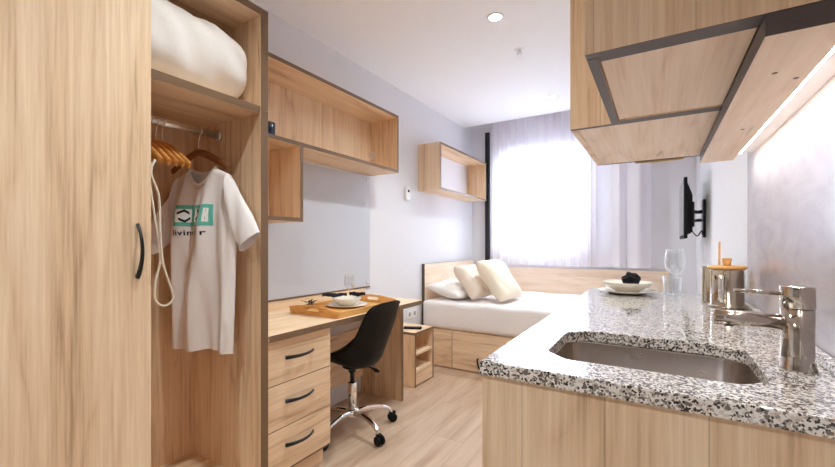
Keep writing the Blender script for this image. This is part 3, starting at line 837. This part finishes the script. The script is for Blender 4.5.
def slab(bm, outer, inner, z0, z1):
    lay = []
    for z in (z0, z1):
        vo = [bm.verts.new((x, y, z)) for x, y in outer]; vi = [bm.verts.new((x, y, z)) for x, y in inner]
        es = [bm.edges.new((l[i], l[(i+1) % len(l)])) for l in (vo, vi) for i in range(len(l))]
        bmesh.ops.triangle_fill(bm, use_beauty=True, edges=es); lay.append((vo, vi))
    for p, q in zip(lay[0], lay[1]):
        for i in range(len(p)):
            j = (i+1) % len(p); bm.faces.new((p[i], p[j], q[j], q[i]))
slab(bm, [(KX0, KY0), (XR-.004, KY0), (XR-.004, KY1), (KX0, KY1)], chamf(SXa, SXb, SYa, SYb, .05), KZ-.030, KZ)
obj('slab', bm, GRANITE, wt, bevel=.003)
boxobj('upstand', (.284, XR-.0055, KY0, KY1, KZ+.0005, KZ+.020), GRANITE, wt, bevel=.002)
# sink basin
bm = bmesh.new(); loops = []
for grow, z, r in ((.020, KZ-.0315, .06), (.004, KZ-.0315, .055), (.004, KZ-.036, .055), (.0, KZ-.16, .06), (-.012, KZ-.178, .055), (-.03, KZ-.183, .05)):
    loops.append([bm.verts.new((x, y, z)) for x, y in rrect(SXa-grow, SXb+grow, SYa-grow, SYb+grow, r, 8)])
for a, b in zip(loops, loops[1:]):
    for i in range(len(a)):
        j = (i+1) % len(a); bm.faces.new((a[i], a[j], b[j], b[i])).smooth = True
bm.faces.new(loops[-1])
sn = thing('sink', 'brushed steel undermount sink set into the granite worktop', 'sink', (-.02, 1.06, KZ-.19))
obj('basin', bm, STEEL, sn, solid=.0015)
bm = bmesh.new(); lathe(bm, [(0, .0), (.030, .0), (.042, .003), (.042, 0), (.0, -.002)], (-.02, 1.10, KZ-.1815), 28); obj('drain', bm, CHROME, sn)
# tap
QX, QY = .237, 1.065
fa = thing('kitchen_tap', 'polished single lever mixer tap behind the sink', 'tap', (QX, QY, KZ))
bm = bmesh.new(); lathe(bm, [(0, 0.0005), (.030, .0005), (.030, .004), (.0275, .008), (.026, .03), (.0255, .06), (.0265, .122), (0, .122)], (QX, QY, KZ), 40); obj('tap_body', bm, FAUCET, fa)
bm = bmesh.new(); lathe(bm, [(.020, .122), (.0272, .1235), (.0272, .164), (.026, .166), (0, .166)], (QX, QY, KZ), 40)
cap = obj('lever_cap', bm, FAUCET, fa)
bm = bmesh.new(); tube(bm, [(QX-.022, QY, KZ+.150), (QX-.10, QY, KZ+.152)], .0045, 14); obj('lever', bm, FAUCET, cap)
bm = bmesh.new(); d_ = V((-.118, 0, 0))
p0 = V((QX-.015, QY, KZ+.093)); tube(bm, [p0, p0+d_*.98, p0+d_, p0+d_], [.0165, .0160, .0155, .0125], 28); obj('spout', bm, FAUCET, fa)
bm = bmesh.new(); lathe(bm, [(0, 0), (.009, 0), (.009, .006), (0, .006)], (QX-.108, QY, KZ+.0760), 20); obj('aerator', bm, BLACKM, fa)

# crockery and glasses at the far end
pc = V((-.135, 2.265, KZ+.0008))
bm = bmesh.new(); lathe(bm, [(0, 0), (.075, 0), (.09, .004), (.132, .016), (.133, .019), (.088, .009), (0, .006)], pc, 48)
tag(obj('dinner_plate', bm, CERAM), 'white plate beneath the bowl at the worktop far end', 'plate')
bm = bmesh.new(); lathe(bm, [(0, 0), (.05, 0), (.056, .004), (.092, .026), (.116, .050), (.113, .051), (.088, .029), (.05, .010), (0, .008)], pc+V((0, 0, .0075)), 48)
tag(obj('bowl', bm, CERAM), 'white bowl holding a black napkin at the worktop far end', 'bowl')
bm = bmesh.new(); bmesh.ops.create_icosphere(bm, subdivisions=4, radius=1)
for v in bm.verts:
    n = v.co.copy(); r = 1+.10*math.sin(n.x*6+n.z*4)+.07*math.sin(n.y*9+n.z*7)
    v.co = V((n.x*.040*r, n.y*.034*r, n.z*.040*r))+pc+V((.020, -.01, .066))
tag(obj('folded_napkin', bm, NAPK, smooth=True), 'bunched black napkin sitting in the worktop bowl', 'napkin')
bm = bmesh.new(); lathe(bm, [(0, 0), (.032, 0), (.034, .003), (.039, .096), (.0375, .096), (.032, .012), (0, .010)], (.058, 2.235, KZ+.0008), 40)
tag(obj('tumbler', bm, GLASS), 'clear short tumbler in front of the wine glass on the worktop', 'glass')
wineglass((.071, 2.335, KZ+.0008), 1.02, 'tall clear wine glass standing behind the tumbler on the worktop')
# steel pots
pt = thing('coffee_pot', 'polished steel pot with wooden lid and knob by the backsplash', 'pot', (.235, 1.965, KZ))
c0 = (.232, 1.965, KZ+.0008)
bm = bmesh.new(); lathe(bm, [(0, 0), (.060, 0), (.062, .004), (.058, .010), (.054, .012), (.054, .146), (.056, .150), (.052, .150), (.051, .02), (0, .016)], c0, 44); obj('pot_body', bm, POTM, pt)
bm = bmesh.new(); lathe(bm, [(0, .151), (.060, .151), (.063, .155), (.062, .161), (.054, .164), (0, .164)], c0, 44); ld = obj('lid', bm, BAMBOO, pt)
bm = bmesh.new(); lathe(bm, [(0, .164), (.013, .164), (.0125, .17), (.0165, .190), (.015, .193), (0, .193)], c0, 24); obj('knob', bm, BAMBOO, ld)
bm = bmesh.new(); hx, hy_ = c0[0]-.018, c0[1]-.050
tube(bm, catmull([(hx, hy_, KZ+.128), (hx-.008, hy_-.028, KZ+.126), (hx-.010, hy_-.034, KZ+.10), (hx-.010, hy_-.034, KZ+.06), (hx-.008, hy_-.028, KZ+.034), (hx, hy_, KZ+.030)], 6), .0065, 12, flat=1.3); obj('handle', bm, CHROME, pt)
bm = bmesh.new(); lathe(bm, [(0, 0), (.044, 0), (.046, .004), (.044, .010), (.044, .146), (.047, .150), (.047, .154), (.043, .154), (.042, .012), (0, .010)], (.205, 2.095, KZ+.0008), 40)
tag(obj('steel_canister', bm, POTM), 'open steel canister partly hidden behind the lidded pot', 'canister')
bm = bmesh.new(); tube(bm, [(.222, 2.100, KZ+.014), (.224, 2.112, KZ+.26)], .004, 10)
tag(obj('wooden_stick', bm, BAMBOO), 'thin wooden stirrer stick standing upright in the steel canister', 'stirrer')

# backsplash
tag(boxobj('backsplash', (XR-.004, XR-.0004, -.3, 2.04, KZ+.001, 1.72), SPLASH, bevel=.0008), 'glossy pale grey backsplash panel on the right wall', 'backsplash')

# ------------------------------------------------------------------ wall cabinets
Z1 = 1.502; UX = -.117; HX0 = -.232; Y1, Y2, Y3 = .792, 1.290, 1.946; XP = .140; UT = 2.40
uc = thing('wall_cabinet', 'nearest oak wall cabinet above the sink, shallower than its neighbour', 'cabinet', (.1, 1.04, Z1))
boxobj('end_panel', (UX, XR-.005, Y1, Y1+.022, Z1, UT), [OAK_ZX, EDGE_DK], uc, faces={'-z': 1, '-x': 1}, bevel=.0008)
boxobj('side_panel', (UX+.021, XR-.005, Y1+.0235, Y1+.046, Z1+.001, UT), [OAK_ZX, EDGE_DK], uc, faces={'-z': 1})
boxobj('side_panel', (UX+.021, XR-.005, Y2-.022, Y2-.001, Z1+.001, UT), [OAK_ZX, EDGE_DK], uc, faces={'-z': 1})
boxobj('bottom_panel', (UX+.022, XP, Y1+.046, Y2-.022, Z1+.005, Z1+.023), [PALE_WASHED_Y, EDGE_DK], uc)
boxobj('top_panel', (UX+.022, XR-.005, Y1+.046, Y2-.022, UT-.018, UT), OAK_Y, uc)
boxobj('door', (UX, UX+.0195, Y1+.0235, Y2-.003, Z1, UT), [OAK_Z, EDGE_DK], uc, faces={'-z': 1, '-y': 1}, bevel=.0008)
hc = thing('hood_cabinet', 'deeper oak wall cabinet housing the hood, behind the nearest one', 'cabinet', (.05, 1.6, Z1))
boxobj('side_panel', (HX0, XR-.005, Y2, Y2+.020, Z1+.0015, UT), [OAK_ZX, EDGE_DK], hc, faces={'-z': 1})
boxobj('side_panel', (HX0, XR-.005, Y3-.018, Y3, Z1+.0015, UT), [OAK_ZX, EDGE_DK], hc, faces={'-z': 1})
boxobj('bottom_panel', (HX0+.019, XP, Y2+.020, Y3-.018, Z1+.0025, Z1+.02), [PALE_WASHED_Y, EDGE_DK], hc)
boxobj('door', (HX0-.001, HX0+.018, Y2+.021, Y3-.019, Z1+.002, UT), [OAK_Z, EDGE_DK], hc, faces={'-z': 0})
boxobj('top_panel', (HX0, XR-.005, Y2+.02, Y3-.018, UT-.018, UT), OAK_Y, hc)
bm = bmesh.new(); vs0, vs1 = [], []
for i in range(17):
    t = i/16; x = -.085+.175*t; y = Y3+.002+.034*math.sin(PI*t)
    vs0.append((x, y)); 
pl = vs0+[(x, Y3+.001) for x, y in ((.09, 0), (-.085, 0))]
a_ = [bm.verts.new((x, y, Z1-.004)) for x, y in pl]; b_ = [bm.verts.new((x, y, Z1+.012)) for x, y in pl]
bm.faces.new(a_); bm.faces.new(b_[::-1])
for i in range(len(pl)): j = (i+1) % len(pl); bm.faces.new((a_[i], b_[i], b_[j], a_[j]))
obj('curved_lip', bm, HOODL, hc)
pm = thing('light_pelmet', 'oak pelmet board with LED strip under the wall cabinets', 'pelmet', (.2, 1.3, 1.467))
boxobj('pelmet_board', (XP, .243, Y1+.001, 1.90, 1.467, Z1-.0006), [PALE_WASHED_Y, EDGE_DK], pm, faces={'-x': 1, '-y': 1, '+y': 1}, bevel=.0008)
boxobj('channel', (.2435, XR-.0045, Y1+.001, 1.90, Z1-.010, Z1-.0006), WHITE, pm)
boxobj('led_strip', (.2445, .262, Y1+.01, 1.885, Z1-.015, Z1-.0105), LED, pm)
boxobj('channel_lip', (.2622, .2655, Y1+.001, 1.90, Z1-.016, Z1-.0105), ALU, pm)
for xx, yy in ((.185, .97), (.20, 1.40), (.225, 1.02)):
    bm = bmesh.new(); lathe(bm, [(0, -.0008), (.004, -.0008), (.0045, 0)], (xx, yy, 1.467), 14); obj('screw', bm, EDGE_DK, pm)

# ------------------------------------------------------------------ ceiling fittings
def downlight(x, y, label, power, cone=140):
    t_ = thing('ceiling_downlight', label, 'light', (x, y, ZC), 'recessed ceiling spots')
    bm = bmesh.new(); lathe(bm, [(.036, -.004), (.040, -.006), (.050, -.004), (.052, 0), (.036, 0)], (x, y, ZC), 40); obj('trim_ring', bm, WHITE, t_)
    bm = bmesh.new(); lathe(bm, [(0, -.003), (.036, -.003), (.036, -.0005), (0, -.0005)], (x, y, ZC), 32); obj('lens', bm, LAMP, t_)
    l = bpy.data.lights.new('downlight_beam', 'SPOT'); l.energy = power; l.color = (.90, .99, 1); l.spot_size = math.radians(cone); l.spot_blend = 1.0; l.shadow_soft_size = .035
    o = bpy.data.objects.new('downlight_beam', l); C.objects.link(o); o.parent = t_; o.location = (0, 0, -.02)
P_ = 64
downlight(-.848, 2.305, 'round recessed ceiling light nearest the camera, before the sprinkler', P_)
downlight(-.85, 3.838, 'round recessed ceiling light nearest the window curtain', P_*.7)
downlight(-.85, .77, 'round recessed ceiling light above the wardrobe front, out of frame', P_*.62, 124)
downlight(-.85, -.76, 'added unseen fill light behind the camera, built as a recessed ceiling light', P_*1.3)  # added to fill the room from behind the camera, continues the row spacing
sp = thing('sprinkler', 'small metal fire sprinkler head on the ceiling between two spots', 'sprinkler', (-.846, 2.786, ZC))
bm = bmesh.new(); lathe(bm, [(0, -.003), (.030, -.003), (.034, 0)], (-.846, 2.786, ZC), 32); obj('escutcheon', bm, WHITE, sp)
bm = bmesh.new(); lathe(bm, [(0, -.012), (.010, -.012), (.012, -.003), (0, -.003)], (-.846, 2.786, ZC), 20)
for a in range(4):
    d = V((math.cos(a*PI/2+.3), math.sin(a*PI/2+.3), 0)); c_ = V((-.846, 2.786, ZC)); tube(bm, [c_+d*.009+V((0, 0, -.004)), c_+d*.014+V((0, 0, -.02)), c_+V((0, 0, -.032))], .003, 8)
lathe(bm, [(0, -.036), (.016, -.035), (.016, -.033), (0, -.032)], (-.846, 2.786, ZC), 20); obj('sprinkler_head', bm, CHROME, sp)

# ------------------------------------------------------------------ daylight, camera, view
wld = bpy.data.worlds.new('daylight'); bpy.context.scene.world = wld; wld.use_nodes = True
nt = wld.node_tree; bg = nt.nodes['Background']
bg.inputs[0].default_value = (.78, .89, 1, 1); bg.inputs[1].default_value = 21
pl_ = bpy.data.lights.new('window_portal', 'AREA'); pl_.shape = 'RECTANGLE'; pl_.size = WX1-WX0; pl_.size_y = WZ1-WZ0; pl_.cycles.is_portal = True
po = bpy.data.objects.new('window_portal', pl_); C.objects.link(po); po.location = ((WX0+WX1)/2, YW+.16, (WZ0+WZ1)/2); po.rotation_euler = (-PI/2, 0, 0)

cam = bpy.data.cameras.new('camera'); cam.sensor_width = 36; cam.lens = 395/835*36; cam.shift_y = 10.5/835; cam.clip_start = .02
co = bpy.data.objects.new('camera', cam); C.objects.link(co); co.location = (0, 0, 1.15); co.rotation_euler = (PI/2, 0, math.radians(31.3356))
sc = bpy.context.scene; sc.camera = co
sc.view_settings.view_transform = 'Standard'; sc.view_settings.look = 'None'; sc.view_settings.gamma = 1; sc.view_settings.use_curve_mapping = False
sc.view_settings.exposure = .60
sc.cycles.max_bounces = 14; sc.cycles.diffuse_bounces = 12; sc.cycles.glossy_bounces = 5; sc.cycles.transmission_bounces = 10; sc.cycles.transparent_max_bounces = 16
sc.cycles.sample_clamp_indirect = 8
